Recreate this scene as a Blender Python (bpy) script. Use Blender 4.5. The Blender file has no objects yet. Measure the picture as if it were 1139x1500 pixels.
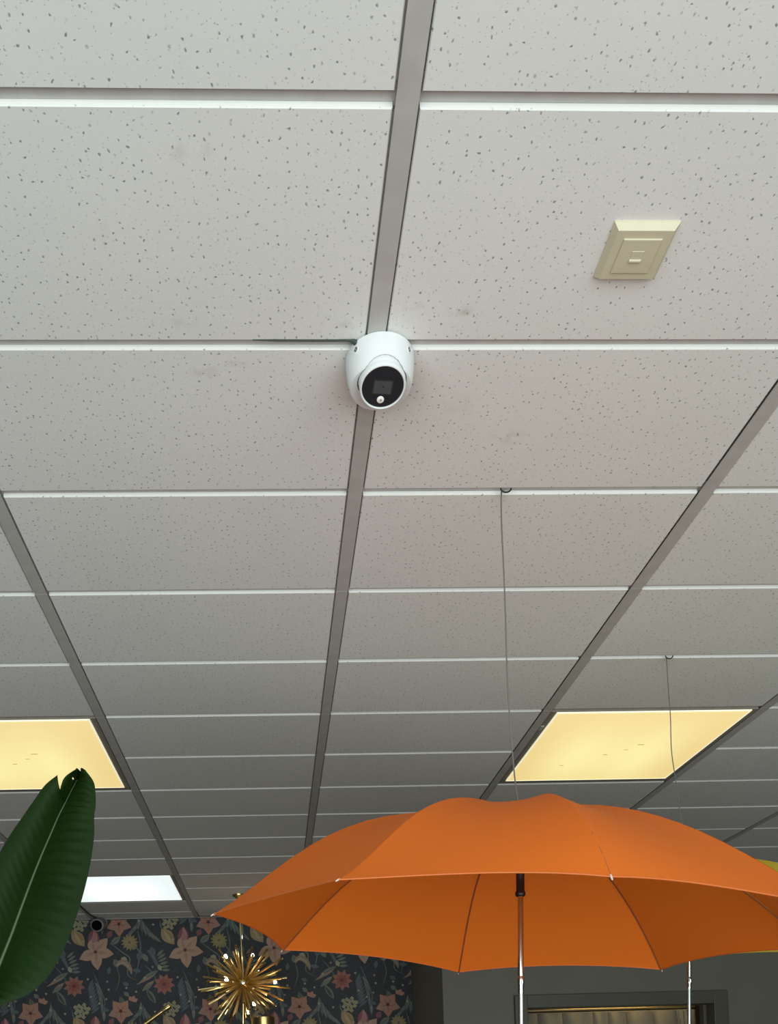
import bpy, bmesh, math, random
import numpy as np
from mathutils import Vector, Matrix

random.seed(7)
S = bpy.context.scene
COL = S.collection

# ------------------------------------------------------------------ camera
cam_data = bpy.data.cameras.new('camera')
cam_data.sensor_fit = 'AUTO'
cam_data.sensor_width = 36.0
cam_data.lens = 1312.956 / 1500.0 * 36.0
cam_data.shift_x = (569.5 - 446.3785) / 1500.0
cam_data.shift_y = (1545.822 - 750.0) / 1500.0
cam_data.clip_start = 0.01
cam = bpy.data.objects.new('camera', cam_data)
COL.objects.link(cam)
EYE = 1.60
right = Vector((0.99910823, -0.03176886, -0.02781143))
up = Vector((0.02680682, -0.03162235, 0.99914034))
fwd = Vector((0.03262101, 0.99899488, 0.03074253))
m = Matrix((right, up, -fwd)).transposed().to_4x4()
m.translation = (0, 0, EYE)
cam.matrix_world = m
S.camera = cam

# ------------------------------------------------------------------ exposure, world, daylight
S.view_settings.view_transform = 'Standard'
S.view_settings.look = 'None'
S.view_settings.gamma = 1.0
S.view_settings.exposure = 0.0
S.view_settings.use_curve_mapping = False

world = bpy.data.worlds.new('world')
S.world = world
world.use_nodes = True
world.node_tree.nodes['Background'].inputs[0].default_value = (0.80, 0.92, 1.0, 1)
world.node_tree.nodes['Background'].inputs[1].default_value = 0.1


def area(name, loc, rot, sx, sy, power, color):
    d = bpy.data.lights.new(name, 'AREA')
    d.shape = 'RECTANGLE'
    d.size, d.size_y = sx, sy
    d.energy = power
    d.color = color
    o = bpy.data.objects.new(name, d)
    o.location = loc
    o.rotation_euler = rot
    COL.objects.link(o)
    return o


# daylight through the shop window behind the camera
area('window_daylight', (0.3, -0.88, 1.26), (math.radians(90), 0, 0), 4.6, 2.0, 116.0, (0.89, 0.985, 0.955))

# ------------------------------------------------------------------ helpers


def mat(name, color, rough=0.6, metal=0.0, **kw):
    mt = bpy.data.materials.new(name)
    mt.use_nodes = True
    b = mt.node_tree.nodes['Principled BSDF']
    b.inputs['Base Color'].default_value = (*color, 1)
    b.inputs['Roughness'].default_value = rough
    b.inputs['Metallic'].default_value = metal
    for k, v in kw.items():
        b.inputs[k].default_value = v
    return mt


def nodes(mt):
    return mt.node_tree.nodes, mt.node_tree.links, mt.node_tree.nodes['Principled BSDF']


def grain(mt, c0, c1, scale, bump=0.0, stretch=(1, 1, 1), detail=4.0, lo=0.3, hi=0.7):
    n, l, b = nodes(mt)
    tc = n.new('ShaderNodeTexCoord')
    mp = n.new('ShaderNodeMapping')
    mp.inputs['Scale'].default_value = stretch
    nz = n.new('ShaderNodeTexNoise')
    nz.inputs['Scale'].default_value = scale
    nz.inputs['Detail'].default_value = detail
    cr = n.new('ShaderNodeValToRGB')
    cr.color_ramp.elements[0].color = (*c0, 1)
    cr.color_ramp.elements[1].color = (*c1, 1)
    cr.color_ramp.elements[0].position = lo
    cr.color_ramp.elements[1].position = hi
    l.new(tc.outputs['Object'], mp.inputs[0])
    l.new(mp.outputs[0], nz.inputs['Vector'])
    l.new(nz.outputs['Fac'], cr.inputs[0])
    l.new(cr.outputs[0], b.inputs['Base Color'])
    if bump:
        bp = n.new('ShaderNodeBump')
        bp.inputs['Strength'].default_value = bump
        bp.inputs['Distance'].default_value = 0.002
        l.new(nz.outputs['Fac'], bp.inputs['Height'])
        l.new(bp.outputs[0], b.inputs['Normal'])
    return mt


def link(name, mesh, parent=None):
    o = bpy.data.objects.new(name, mesh)
    COL.objects.link(o)
    if parent is not None:
        o.parent = parent
    return o


def obj(name, bm, mt, parent=None, smooth=False, loc=None):
    """bm is in parent-local coordinates."""
    me = bpy.data.meshes.new(name)
    bmesh.ops.recalc_face_normals(bm, faces=bm.faces[:])
    bm.to_mesh(me)
    bm.free()
    if smooth:
        for p in me.polygons:
            p.use_smooth = True
        me.set_sharp_from_angle(angle=math.radians(40))
    if mt is not None:
        me.materials.append(mt)
    o = link(name, me, parent)
    if loc is not None:
        o.location = loc
    return o


def thing(name, label, cat, loc=(0, 0, 0), group=None):
    o = bpy.data.objects.new(name, None)
    o.empty_display_size = 0.05
    COL.objects.link(o)
    o.location = loc
    return tag(o, label, cat, group)


def tag(o, label, cat, group=None):
    o['label'] = label
    o['category'] = cat
    if group:
        o['group'] = group
    return o


def struct(o):
    o['kind'] = 'structure'
    return o


def box(bm, x0, x1, y0, y1, z0, z1):
    vs = [bm.verts.new(p) for p in ((x0, y0, z0), (x1, y0, z0), (x1, y1, z0), (x0, y1, z0),
                                    (x0, y0, z1), (x1, y0, z1), (x1, y1, z1), (x0, y1, z1))]
    for f in ((0, 3, 2, 1), (4, 5, 6, 7), (0, 1, 5, 4), (1, 2, 6, 5), (2, 3, 7, 6), (3, 0, 4, 7)):
        bm.faces.new([vs[i] for i in f])
    return vs


def boxes(*bb):
    bm = bmesh.new()
    for b in bb:
        box(bm, *b)
    return bm


def bevelled(bb, w, seg=2):
    bm = boxes(bb)
    bmesh.ops.bevel(bm, geom=bm.edges[:], offset=w, segments=seg, affect='EDGES', profile=0.6)
    return bm


def lathe(profile, n=32, axis=Vector((0, 0, 1)), origin=Vector((0, 0, 0)), bm=None, cap=True):
    """profile: (radius, height along axis)."""
    bm = bm or bmesh.new()
    axis = Vector(axis).normalized()
    q = Vector((0, 0, 1)).rotation_difference(axis)
    rings = []
    for r, h in profile:
        if r < 1e-6:
            rings.append([bm.verts.new(Vector(origin) + q @ Vector((0, 0, h)))])
        else:
            rings.append([bm.verts.new(Vector(origin) + q @ Vector((r * math.cos(2 * math.pi * i / n), r * math.sin(2 * math.pi * i / n), h))) for i in range(n)])
    for a, b in zip(rings, rings[1:]):
        for i in range(n):
            j = (i + 1) % n
            if len(a) == 1 and len(b) == 1:
                continue
            if len(a) == 1:
                bm.faces.new((a[0], b[j], b[i]))
            elif len(b) == 1:
                bm.faces.new((a[i], a[j], b[0]))
            else:
                bm.faces.new((a[i], a[j], b[j], b[i]))
    if cap:
        for rg in (rings[0], rings[-1]):
            if len(rg) > 2:
                bm.faces.new(rg)
    return bm


def tube(pts, radius, n=8, bm=None):
    bm = bm or bmesh.new()
    pts = [Vector(p) for p in pts]
    rs = radius if isinstance(radius, (list, tuple)) else [radius] * len(pts)
    rings = []
    ref = None
    for i, p in enumerate(pts):
        t = (pts[min(i + 1, len(pts) - 1)] - pts[max(i - 1, 0)]).normalized()
        if ref is None:
            ref = t.orthogonal().normalized()
        u = (ref - t * ref.dot(t))
        u = u.normalized() if u.length > 1e-6 else t.orthogonal().normalized()
        ref = u
        v = t.cross(u)
        rings.append([bm.verts.new(p + rs[i] * (u * math.cos(2 * math.pi * k / n) + v * math.sin(2 * math.pi * k / n))) for k in range(n)])
    for a, b in zip(rings, rings[1:]):
        for k in range(n):
            bm.faces.new((a[k], a[(k + 1) % n], b[(k + 1) % n], b[k]))
    bm.faces.new(rings[0][::-1])
    bm.faces.new(rings[-1])
    return bm


def spline(pts, sub=6):
    """Catmull-Rom through the points."""
    P = [Vector(p) for p in pts]
    P = [2 * P[0] - P[1]] + P + [2 * P[-1] - P[-2]]
    out = []
    for i in range(1, len(P) - 2):
        for s in range(sub):
            t = s / sub
            out.append(0.5 * ((2 * P[i]) + (P[i + 1] - P[i - 1]) * t + (2 * P[i - 1] - 5 * P[i] + 4 * P[i + 1] - P[i + 2]) * t * t + (3 * P[i] - P[i - 1] - 3 * P[i + 1] + P[i + 2]) * t ** 3))
    out.append(P[-2])
    return out


# ------------------------------------------------------------------ materials
def tile_material():
    mt = mat('ceiling_tile_fissured', (0.80, 0.80, 0.78), 0.95)
    n, l, b = nodes(mt)
    b.inputs['Specular IOR Level'].default_value = 0.1
    geo = n.new('ShaderNodeNewGeometry')
    warp = n.new('ShaderNodeTexNoise')
    warp.inputs['Scale'].default_value = 150
    warp.inputs['Detail'].default_value = 2
    l.new(geo.outputs['Position'], warp.inputs['Vector'])
    mx = n.new('ShaderNodeVectorMath')
    mx.operation = 'MULTIPLY_ADD'
    mx.inputs[1].default_value = (0.006, 0.006, 0)
    l.new(warp.outputs['Color'], mx.inputs[0])
    l.new(geo.outputs['Position'], mx.inputs[2])

    def dots(scale, r0, r1, keep):
        sc = n.new('ShaderNodeMapping')
        sc.inputs['Scale'].default_value = (scale, scale * 0.8, 0.0)
        l.new(mx.outputs[0], sc.inputs[0])
        v = n.new('ShaderNodeTexVoronoi')
        v.voronoi_dimensions = '2D'
        v.inputs['Scale'].default_value = 1.0
        l.new(sc.outputs[0], v.inputs['Vector'])
        mr = n.new('ShaderNodeMapRange')
        mr.inputs['From Min'].default_value = r0
        mr.inputs['From Max'].default_value = r1
        mr.inputs['To Min'].default_value = 1
        mr.inputs['To Max'].default_value = 0
        l.new(v.outputs['Distance'], mr.inputs['Value'])
        sp = n.new('ShaderNodeSeparateColor')
        l.new(v.outputs['Color'], sp.inputs[0])
        ls = n.new('ShaderNodeMapRange')
        ls.inputs['From Min'].default_value = keep
        ls.inputs['From Max'].default_value = keep + 0.55
        l.new(sp.outputs[0], ls.inputs['Value'])
        mu = n.new('ShaderNodeMath')
        mu.operation = 'MULTIPLY'
        l.new(mr.outputs[0], mu.inputs[0])
        l.new(ls.outputs[0], mu.inputs[1])
        return mu
    d1 = dots(88, 0.040, 0.135, 0.20)
    d2 = dots(190, 0.05, 0.14, 0.62)
    mm = n.new('ShaderNodeMath')
    mm.operation = 'MAXIMUM'
    l.new(d1.outputs[0], mm.inputs[0])
    l.new(d2.outputs[0], mm.inputs[1])
    # the pinholes are only in the face, not in the cut edges
    sn = n.new('ShaderNodeSeparateXYZ')
    l.new(geo.outputs['True Normal'], sn.inputs[0])
    dn = n.new('ShaderNodeMath')
    dn.operation = 'LESS_THAN'
    dn.inputs[1].default_value = -0.6
    l.new(sn.outputs['Z'], dn.inputs[0])
    mf = n.new('ShaderNodeMath')
    mf.operation = 'MULTIPLY'
    l.new(mm.outputs[0], mf.inputs[0])
    l.new(dn.outputs[0], mf.inputs[1])
    mm = mf
    # hand smudges left on the tiles near the camera mount
    total = None
    brk = n.new('ShaderNodeTexNoise')
    brk.inputs['Scale'].default_value = 60
    brk.inputs['Detail'].default_value = 4
    l.new(geo.outputs['Position'], brk.inputs['Vector'])
    for (x, y, rx, ry, st) in ((-0.181, 1.028, .014, .014, .35), (-0.074, 1.236, .022, .016, .7), (-0.03, 1.22, .018, .008, .6),
                               (0.19, 1.128, .030, .008, .8), (0.273, 1.136, .024, .010, .8), (0.386, 1.365, .035, .02, .45),
                               (0.113, 1.155, .030, .008, .5), (-0.095, 1.155, .03, .012, .45), (-0.079, .935, .012, .012, .4),
                               (-0.05, .935, .012, .010, .4), (0.30, 1.30, .03, .03, .25)):
        mp = n.new('ShaderNodeMapping')
        mp.vector_type = 'POINT'
        mp.inputs['Location'].default_value = (-x / rx, -y / ry, 0)
        mp.inputs['Scale'].default_value = (1 / rx, 1 / ry, 0)
        l.new(geo.outputs['Position'], mp.inputs[0])
        ln = n.new('ShaderNodeVectorMath')
        ln.operation = 'LENGTH'
        l.new(mp.outputs[0], ln.inputs[0])
        mr = n.new('ShaderNodeMapRange')
        mr.interpolation_type = 'SMOOTHSTEP'
        mr.inputs['From Min'].default_value = 0.1
        mr.inputs['From Max'].default_value = 1.3
        mr.inputs['To Min'].default_value = st * 0.6
        mr.inputs['To Max'].default_value = 0
        l.new(ln.outputs['Value'], mr.inputs['Value'])
        if total is None:
            total = mr
        else:
            ad = n.new('ShaderNodeMath')
            ad.operation = 'MAXIMUM'
            l.new(total.outputs[0], ad.inputs[0])
            l.new(mr.outputs[0], ad.inputs[1])
            total = ad
    bk = n.new('ShaderNodeMapRange')
    bk.inputs['From Min'].default_value = 0.40
    bk.inputs['From Max'].default_value = 0.70
    l.new(brk.outputs['Fac'], bk.inputs['Value'])
    sm = n.new('ShaderNodeMath')
    sm.operation = 'MULTIPLY'
    l.new(total.outputs[0], sm.inputs[0])
    l.new(bk.outputs[0], sm.inputs[1])
    # faint mottling of the paint
    mot = n.new('ShaderNodeTexNoise')
    mot.inputs['Scale'].default_value = 5
    l.new(geo.outputs['Position'], mot.inputs['Vector'])
    cr = n.new('ShaderNodeValToRGB')
    cr.color_ramp.elements[0].color = (0.775, 0.775, 0.765, 1)
    cr.color_ramp.elements[1].color = (0.825, 0.825, 0.815, 1)
    l.new(mot.outputs['Fac'], cr.inputs[0])
    m1 = n.new('ShaderNodeMix')
    m1.data_type = 'RGBA'
    m1.inputs['B'].default_value = (0.27, 0.29, 0.28, 1)
    l.new(mm.outputs[0], m1.inputs['Factor'])
    l.new(cr.outputs[0], m1.inputs['A'])
    m2 = n.new('ShaderNodeMix')
    m2.data_type = 'RGBA'
    m2.inputs['B'].default_value = (0.42, 0.39, 0.34, 1)
    l.new(sm.outputs[0], m2.inputs['Factor'])
    l.new(m1.outputs['Result'], m2.inputs['A'])
    l.new(m2.outputs['Result'], b.inputs['Base Color'])
    bp = n.new('ShaderNodeBump')
    bp.inputs['Strength'].default_value = 0.3
    bp.inputs['Distance'].default_value = 0.001
    bp.invert = True
    l.new(mm.outputs[0], bp.inputs['Height'])
    l.new(bp.outputs[0], b.inputs['Normal'])
    return mt


M_TILE = tile_material()
M_TEE = grain(mat('painted_steel_tee', (0.5, 0.48, 0.46), 0.5), (0.47, 0.455, 0.44), (0.53, 0.515, 0.50), 30)
M_VOID = mat('plenum_board', (0.45, 0.44, 0.42), 0.9)
M_GREY = grain(mat('grey_wall_paint', (0.2, 0.2, 0.18), 0.7), (0.150, 0.142, 0.118), (0.165, 0.156, 0.131), 3, 0.05)
M_TRIM = grain(mat('dark_trim_paint', (0.1, 0.1, 0.09), 0.5), (0.080, 0.074, 0.060), (0.095, 0.088, 0.072), 8)
M_PLAIN = grain(mat('plain_wall_paint', (0.3, 0.29, 0.27), 0.9, 0, **{'Specular IOR Level': 0.1}), (0.10, 0.09, 0.08), (0.12, 0.11, 0.10), 4)
M_FLOOR = grain(mat('dark_wood_floor', (0.2, 0.13, 0.08), 0.8, 0, **{'Specular IOR Level': 0.05}), (0.085, 0.048, 0.030), (0.125, 0.075, 0.048), 4, 0.1, (1, 12, 1))
M_PAPER = grain(mat('navy_wallpaper', (0.05, 0.055, 0.075), 0.7), (0.030, 0.034, 0.044), (0.040, 0.044, 0.055), 40)

# ------------------------------------------------------------------ room shell
ZC = EYE + 1.00419          # face of the ceiling tiles
X0, Y0 = 0.16116, 0.88400   # a main runner's centre line, first cross tee
PX, PY = 0.61, 0.305
XL, XR, YF, YB = -3.2, 4.6, -1.0, 5.34
YG, XG = 4.37, 0.829        # grey partition: front face, left return
TOP = ZC + 0.40

struct(obj('floor', boxes((XL, XR, YF, YB, -0.1, 0.0)), M_FLOOR))
ceiling = struct(obj('ceiling', boxes((XL, XR, YF, YB, ZC + 0.016, TOP)), M_VOID))
struct(obj('wall_left', boxes((XL - 0.1, XL, YF, YB, 0, TOP)), M_PLAIN))
struct(obj('wall_right', boxes((XR, XR + 0.1, YF, YB, 0, TOP)), M_PLAIN))
wall_back = struct(obj('wall_back', boxes((XL, XG, YB, YB + 0.1, 0, TOP)), M_PAPER))
# grey partition wall with the framed opening (a recess behind it)
OX0, OX1, OZ = 1.236, 2.172, 1.941
struct(obj('wall_partition', boxes((XG, OX0, YG, YG + 0.12, 0, ZC + 0.016), (OX1, XR, YG, YG + 0.12, 0, ZC + 0.016),
                                   (OX0, OX1, YG, YG + 0.12, OZ, ZC + 0.016), (XG, XG + 0.1, YG + 0.12, YB, 0, ZC + 0.016),
                                   (XG + 0.1, XR, YB - 0.1, YB, 0, ZC + 0.016)), M_GREY))
# shop front behind the camera: low sill, posts, head; daylight comes through
struct(obj('wall_front', boxes((XL, XR, YF - 0.1, YF, 0, 0.15), (XL, XR, YF - 0.1, YF, 2.3, TOP),
                               (XL, -2.1, YF - 0.1, YF, 0.15, 2.3), (2.8, XR, YF - 0.1, YF, 0.15, 2.3)), M_PLAIN))
struct(obj('window_1', boxes((-2.1, 2.8, YF - 0.08, YF - 0.02, 0.15, 0.20), (-2.1, 2.8, YF - 0.08, YF - 0.02, 2.25, 2.3),
                             (-2.1, -2.05, YF - 0.08, YF - 0.02, 0.2, 2.25), (2.75, 2.8, YF - 0.08, YF - 0.02, 0.2, 2.25),
                             (-0.50, -0.45, YF - 0.08, YF - 0.02, 0.2, 2.25), (1.15, 1.2, YF - 0.08, YF - 0.02, 0.2, 2.25)), M_TRIM))

# ------------------------------------------------------------------ suspended ceiling: runners, cross tees, tiles
COLS = range(-4, 6)           # column c lies between runner c and runner c + 1
ROWS = range(-4, 15)          # row r lies between cross tee r and cross tee r + 1
LIGHT_CELLS = {(-2, 5), (-2, 6), (1, 5), (1, 6), (-2, 11), (-2, 12)}
GAP = 0.0155                  # open joint between two tile rows


def runner_bm():
    bm = boxes((-0.012, 0.012, 0.0006, PX - 0.0006, 0.0, 0.0014), (-0.003, 0.003, 0.0006, PX - 0.0006, 0.0014, 0.015))
    return bm


me_runner = None
for i in range(-4, 7):
    for k in range(-2, 8):
        ya = Y0 + (2 * k + 1) * PY
        if ya < YF or ya > YB - 0.15:
            continue
        if me_runner is None:
            r = obj('main_runner', runner_bm(), M_TEE, ceiling)
            me_runner = r.data
        else:
            r = link('main_runner', me_runner, ceiling)
        r.location = (X0 + i * PX, ya, ZC - 0.0018)
        if ya + PX > YB:
            r.scale.y = (YB - ya) / PX

me_tee = None
for c in COLS:
    for rw in range(-7, 15):
        y = Y0 + rw * PY
        if y < YF or (c, rw) in {(-2, 6), (1, 6), (-2, 12)}:
            continue
        if me_tee is None:
            t = obj('cross_tee', boxes((-PX / 2 + 0.004, PX / 2 - 0.004, -0.012, 0.012, 0, 0.0014),
                                       (-PX / 2 + 0.004, PX / 2 - 0.004, -0.003, 0.003, 0.0014, 0.009)), M_TEE, ceiling)
            me_tee = t.data
        else:
            t = link('cross_tee', me_tee, ceiling)
        t.location = (X0 + (c + 0.5) * PX, y, ZC + 0.007)


def tile_bm(ly):
    """A lay-in tile: dropped face, stepped (tegular) long edges; local origin at the face centre, y from 0."""
    hx = PX / 2 - 0.0142
    bm = bmesh.new()
    box(bm, -hx, hx, GAP / 2, ly - GAP / 2, 0.0, 0.0068)
    bmesh.ops.bevel(bm, geom=[e for e in bm.edges if all(v.co.z < 0.001 for v in e.verts)], offset=0.0012, segments=1, affect='EDGES')
    box(bm, -hx - 0.006, hx + 0.006, 0.003, ly - 0.003, 0.0086, 0.0150)
    return bm


me_tile = {}
for c in COLS:
    for rw in range(-7, 15):
        y = Y0 + rw * PY
        if y < YF or (c, rw) in LIGHT_CELLS:
            continue
        ly = PY if y + PY < YB else YB - y + GAP / 2 + 0.002
        key = round(ly, 3)
        if key not in me_tile:
            t = obj('ceiling_tile', tile_bm(ly), M_TILE, ceiling)
            me_tile[key] = t.data
        else:
            t = link('ceiling_tile', me_tile[key], ceiling)
        lift = random.uniform(-0.0004, 0.0004)
        if rw == 14 and c >= -1:
            lift = 0.0085      # cut border tiles sit higher on their ledge
        t.location = (X0 + (c + 0.5) * PX, y, ZC + lift)

# perimeter angle along the back wall
struct(obj('trim_1', boxes((XL, XG, YB - 0.018, YB, ZC - 0.002, ZC + 0.0005)), M_TEE))


# ------------------------------------------------------------------ recessed ceiling lights
def diffuser_material(name, centre, edge, strength):
    mt = bpy.data.materials.new(name)
    mt.use_nodes = True
    n, l, b = nodes(mt)
    b.inputs['Base Color'].default_value = (0.8, 0.8, 0.75, 1)
    b.inputs['Roughness'].default_value = 0.35
    tc = n.new('ShaderNodeTexCoord')
    # two tubes glowing behind the prismatic sheet
    wv = n.new('ShaderNodeMapping')
    wv.inputs['Location'].default_value = (0.0, 0.0, 0)
    l.new(tc.outputs['Object'], wv.inputs[0])
    sx = n.new('ShaderNodeSeparateXYZ')
    l.new(wv.outputs[0], sx.inputs[0])
    def bell(sock, c, w):
        a = n.new('ShaderNodeMath'); a.operation = 'SUBTRACT'; a.inputs[1].default_value = c
        l.new(sock, a.inputs[0])
        ab = n.new('ShaderNodeMath'); ab.operation = 'ABSOLUTE'
        l.new(a.outputs[0], ab.inputs[0])
        mr = n.new('ShaderNodeMapRange'); mr.interpolation_type = 'SMOOTHSTEP'
        mr.inputs['From Min'].default_value = 0.0
        mr.inputs['From Max'].default_value = w
        mr.inputs['To Min'].default_value = 1.0
        mr.inputs['To Max'].default_value = 0.0
        l.new(ab.outputs[0], mr.inputs['Value'])
        return mr
    a = bell(sx.outputs['X'], -0.10, 0.17)
    c = bell(sx.outputs['X'], 0.09, 0.17)
    yb = bell(sx.outputs['Y'], 0.06, 0.42)
    ad = n.new('ShaderNodeMath'); ad.operation = 'ADD'; ad.use_clamp = True
    l.new(a.outputs[0], ad.inputs[0]); l.new(c.outputs[0], ad.inputs[1])
    mu = n.new('ShaderNodeMath'); mu.operation = 'MULTIPLY'
    l.new(ad.outputs[0], mu.inputs[0]); l.new(yb.outputs[0], mu.inputs[1])
    mx = n.new('ShaderNodeMix'); mx.data_type = 'RGBA'
    mx.inputs['A'].default_value = (*edge, 1)
    mx.inputs['B'].default_value = (*centre, 1)
    l.new(mu.outputs[0], mx.inputs['Factor'])
    l.new(mx.outputs['Result'], b.inputs['Emission Color'])
    b.inputs['Emission Strength'].default_value = strength
    return mt


M_WARM = diffuser_material('warm_diffuser', (0.91, 0.785, 0.325), (0.79, 0.585, 0.19), 0.95)
M_COOL = diffuser_material('cool_diffuser', (0.97, 1.0, 1.0), (0.74, 0.84, 0.84), 1.05)
M_LIP = mat('acrylic_lip', (0.9, 0.88, 0.8), 0.3, 0, **{'Emission Color': (0.86, 0.78, 0.55, 1), 'Emission Strength': 0.85})
M_LIPC = mat('acrylic_lip_cool', (0.9, 0.9, 0.9), 0.3, 0, **{'Emission Color': (0.8, 0.88, 0.88, 1), 'Emission Strength': 0.9})
M_FRAME = grain(mat('light_frame_metal', (0.30, 0.27, 0.23), 0.5), (0.26, 0.235, 0.2), (0.31, 0.28, 0.24), 20)
M_SPECK = mat('glowing_speck', (0.62, 0.48, 0.18), 0.8, 0, **{'Emission Color': (0.45, 0.33, 0.1, 1), 'Emission Strength': 0.9})  # weak glow put into the specks, dimmer than the diffuser around them


def ceiling_light(label, c, r0, warm):
    xa, xb = X0 + c * PX, X0 + (c + 1) * PX
    ya, yb = Y0 + r0 * PY, Y0 + (r0 + 2) * PY
    cx, cy = (xa + xb) / 2, (ya + yb) / 2
    t = thing('ceiling_light', label, 'ceiling light', (cx, cy, ZC), 'recessed ceiling lights')
    hx, hy = PX / 2 - 0.0145, PX / 2 - 0.010
    dx, dy0, dy1 = 0.274, -0.292, 0.266
    bm = boxes((-hx, hx, -hy, dy0, -0.0005, 0.014), (-hx, hx, dy1, hy, -0.0005, 0.014),
               (-hx, -dx, dy0, dy1, -0.0005, 0.014), (dx, hx, dy0, dy1, -0.0005, 0.014))
    obj('frame', bm, M_FRAME, t)
    obj('diffuser', boxes((-dx + 0.005, dx - 0.005, dy0 + 0.006, dy1 - 0.006, -0.003, 0.003)), M_WARM if warm else M_COOL, t)
    w = 0.005
    lip = boxes((-dx, dx, dy0, dy0 + w, -0.0032, 0.003), (-dx, dx, dy1 - w, dy1, -0.0032, 0.003),
                (-dx, -dx + w, dy0 + w, dy1 - w, -0.0032, 0.003), (dx - w, dx, dy0 + w, dy1 - w, -0.0032, 0.003))
    obj('lip', lip, M_LIP if warm else M_LIPC, t)
    if warm:
        for (x, y, l, wd) in ((-0.02, 0.03, 0.014, .003), (0.03, -0.01, 0.012, .0025), (0.06, -0.05, 0.02, .003), (-0.13, 0.12, 0.012, .0025)):
            obj('speck', boxes((x - l / 2, x + l / 2, y - wd, y + wd, -0.0036, -0.0028)), M_SPECK, t)
    # hinge latch showing in the side gap
    obj('latch', bevelled((-hx - 0.001, -hx + 0.009, -0.20, -0.17, -0.003, 0.0), 0.001, 1), M_TEE, t)
    return t


ceiling_light('square recessed light glowing warm yellow, whole panel visible above the orange umbrella', 1, 5, True)
ceiling_light('warm yellow recessed light cut by the left photo edge, behind the green leaf tip', -2, 5, True)
ceiling_light('cool white recessed light near the floral wallpaper, right of the green leaf', -2, 11, False)

# ------------------------------------------------------------------ security camera on the ceiling
M_WHITE = mat('white_plastic', (0.80, 0.83, 0.85), 0.35, 0, **{'Coat Weight': 0.2})
M_BLACKGLASS = mat('black_glass', (0.016, 0.020, 0.027), 0.38, 0, **{'Specular IOR Level': 0.25})
M_LENS = mat('lens_window', (0.062, 0.066, 0.078), 0.4, 0, **{'Specular IOR Level': 0.25})
M_DARK = mat('dark_rubber', (0.02, 0.022, 0.022), 0.6)
M_LED = mat('led_lens', (0.9, 0.9, 0.88), 0.2)
M_LEDC = mat('led_core', (0.35, 0.35, 0.33), 0.3)
M_CABLE = mat('green_grey_cable', (0.045, 0.06, 0.05), 0.7)

CB = Vector((0.1705, 1.2115, ZC - 0.0018))
cam_t = thing('security_camera', 'white turret security camera with black round face on the central ceiling runner', 'security camera', CB)
ball_c = Vector((0.0005, -0.0110, -0.0346))
face_dir = Vector((0.02, -math.cos(math.radians(76)), -math.sin(math.radians(76)))).normalized()


def carve(bm, centre, r):
    """Cut a spherical socket out of bm with a boolean."""
    me = bpy.data.meshes.new('tmp_a'); bm.to_mesh(me); bm.free()
    a = bpy.data.objects.new('tmp_a', me); COL.objects.link(a)
    bs = bmesh.new(); bmesh.ops.create_uvsphere(bs, u_segments=32, v_segments=24, radius=r, matrix=Matrix.Translation(centre))
    mb = bpy.data.meshes.new('tmp_b'); bs.to_mesh(mb); bs.free()
    b = bpy.data.objects.new('tmp_b', mb); COL.objects.link(b)
    md = a.modifiers.new('cut', 'BOOLEAN'); md.operation = 'DIFFERENCE'; md.object = b; md.solver = 'EXACT'
    dg = bpy.context.evaluated_depsgraph_get()
    out = bpy.data.meshes.new_from_object(a.evaluated_get(dg))
    res = bmesh.new(); res.from_mesh(out)
    for o in (a, b):
        bpy.data.objects.remove(o)
    for x in (me, mb, out):
        bpy.data.meshes.remove(x)
    return res


base_prof = [(0.0475, -0.0005), (0.0479, -0.006), (0.0472, -0.016), (0.0458, -0.028), (0.0436, -0.037), (0.0418, -0.0405), (0.020, -0.0408)]
base_bm = carve(lathe(base_prof, 48), ball_c, 0.0346)
base = obj('mount_base', base_bm, M_WHITE, cam_t)
for p in base.data.polygons:
    p.use_smooth = True
base.data.set_sharp_from_angle(angle=math.radians(35))
# screw holes on the base rim, right one and left one
for ang, nm in ((-40, 'screw_hole'), (-140, 'screw_hole')):
    a = math.radians(ang)
    d = Vector((math.cos(a), math.sin(a), -0.1)).normalized()
    p = Vector((math.cos(a) * 0.0464, math.sin(a) * 0.0464, -0.0115))
    s = obj(nm, lathe([(0.0022, 0.0), (0.0045, 0.0), (0.0045, 0.0018), (0.0034, 0.0018), (0.0034, 0.0008), (0.0, 0.0008)], 16, d, p, cap=False), M_WHITE, cam_t, True)
    obj('screw', lathe([(0.0032, 0.0), (0.0032, 0.0011), (0.0, 0.0012)], 12, d, p), M_DARK, s)
    sl = bmesh.new()
    u = Vector((-d.y, d.x, 0)).normalized(); v = d.cross(u)
    for q in ((u + v).normalized(), (u - v).normalized()):
        w = d.cross(q)
        vs = [sl.verts.new(p + d * 0.0014 + q * a1 * 0.0028 + w * b1 * 0.0004) for a1, b1 in ((-1, -1), (1, -1), (1, 1), (-1, 1))]
        sl.faces.new(vs)
    obj('slot', sl, M_TEE, s)
# eyeball: shell, bezel, black face, lens window, led
R = 0.0332
CAP = 0.0166
shell = bmesh.new()
bmesh.ops.create_uvsphere(shell, u_segments=40, v_segments=28, radius=R, matrix=Matrix.Translation(ball_c))
bmesh.ops.bisect_plane(shell, geom=shell.verts[:] + shell.edges[:] + shell.faces[:], plane_co=ball_c + face_dir * CAP, plane_no=face_dir, clear_outer=True)
eye = obj('eyeball', shell, M_WHITE, cam_t, True)
q = Vector((0, 0, 1)).rotation_difference(face_dir)
# keep the picture upright on the face: rotate about the axis so local y points up
upv = Vector((0, 0, 1)) - face_dir * face_dir.z
upv.normalize()
rtv = upv.cross(face_dir)


def fp(x, y, h):
    return ball_c + rtv * x + upv * y + face_dir * h


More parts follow.
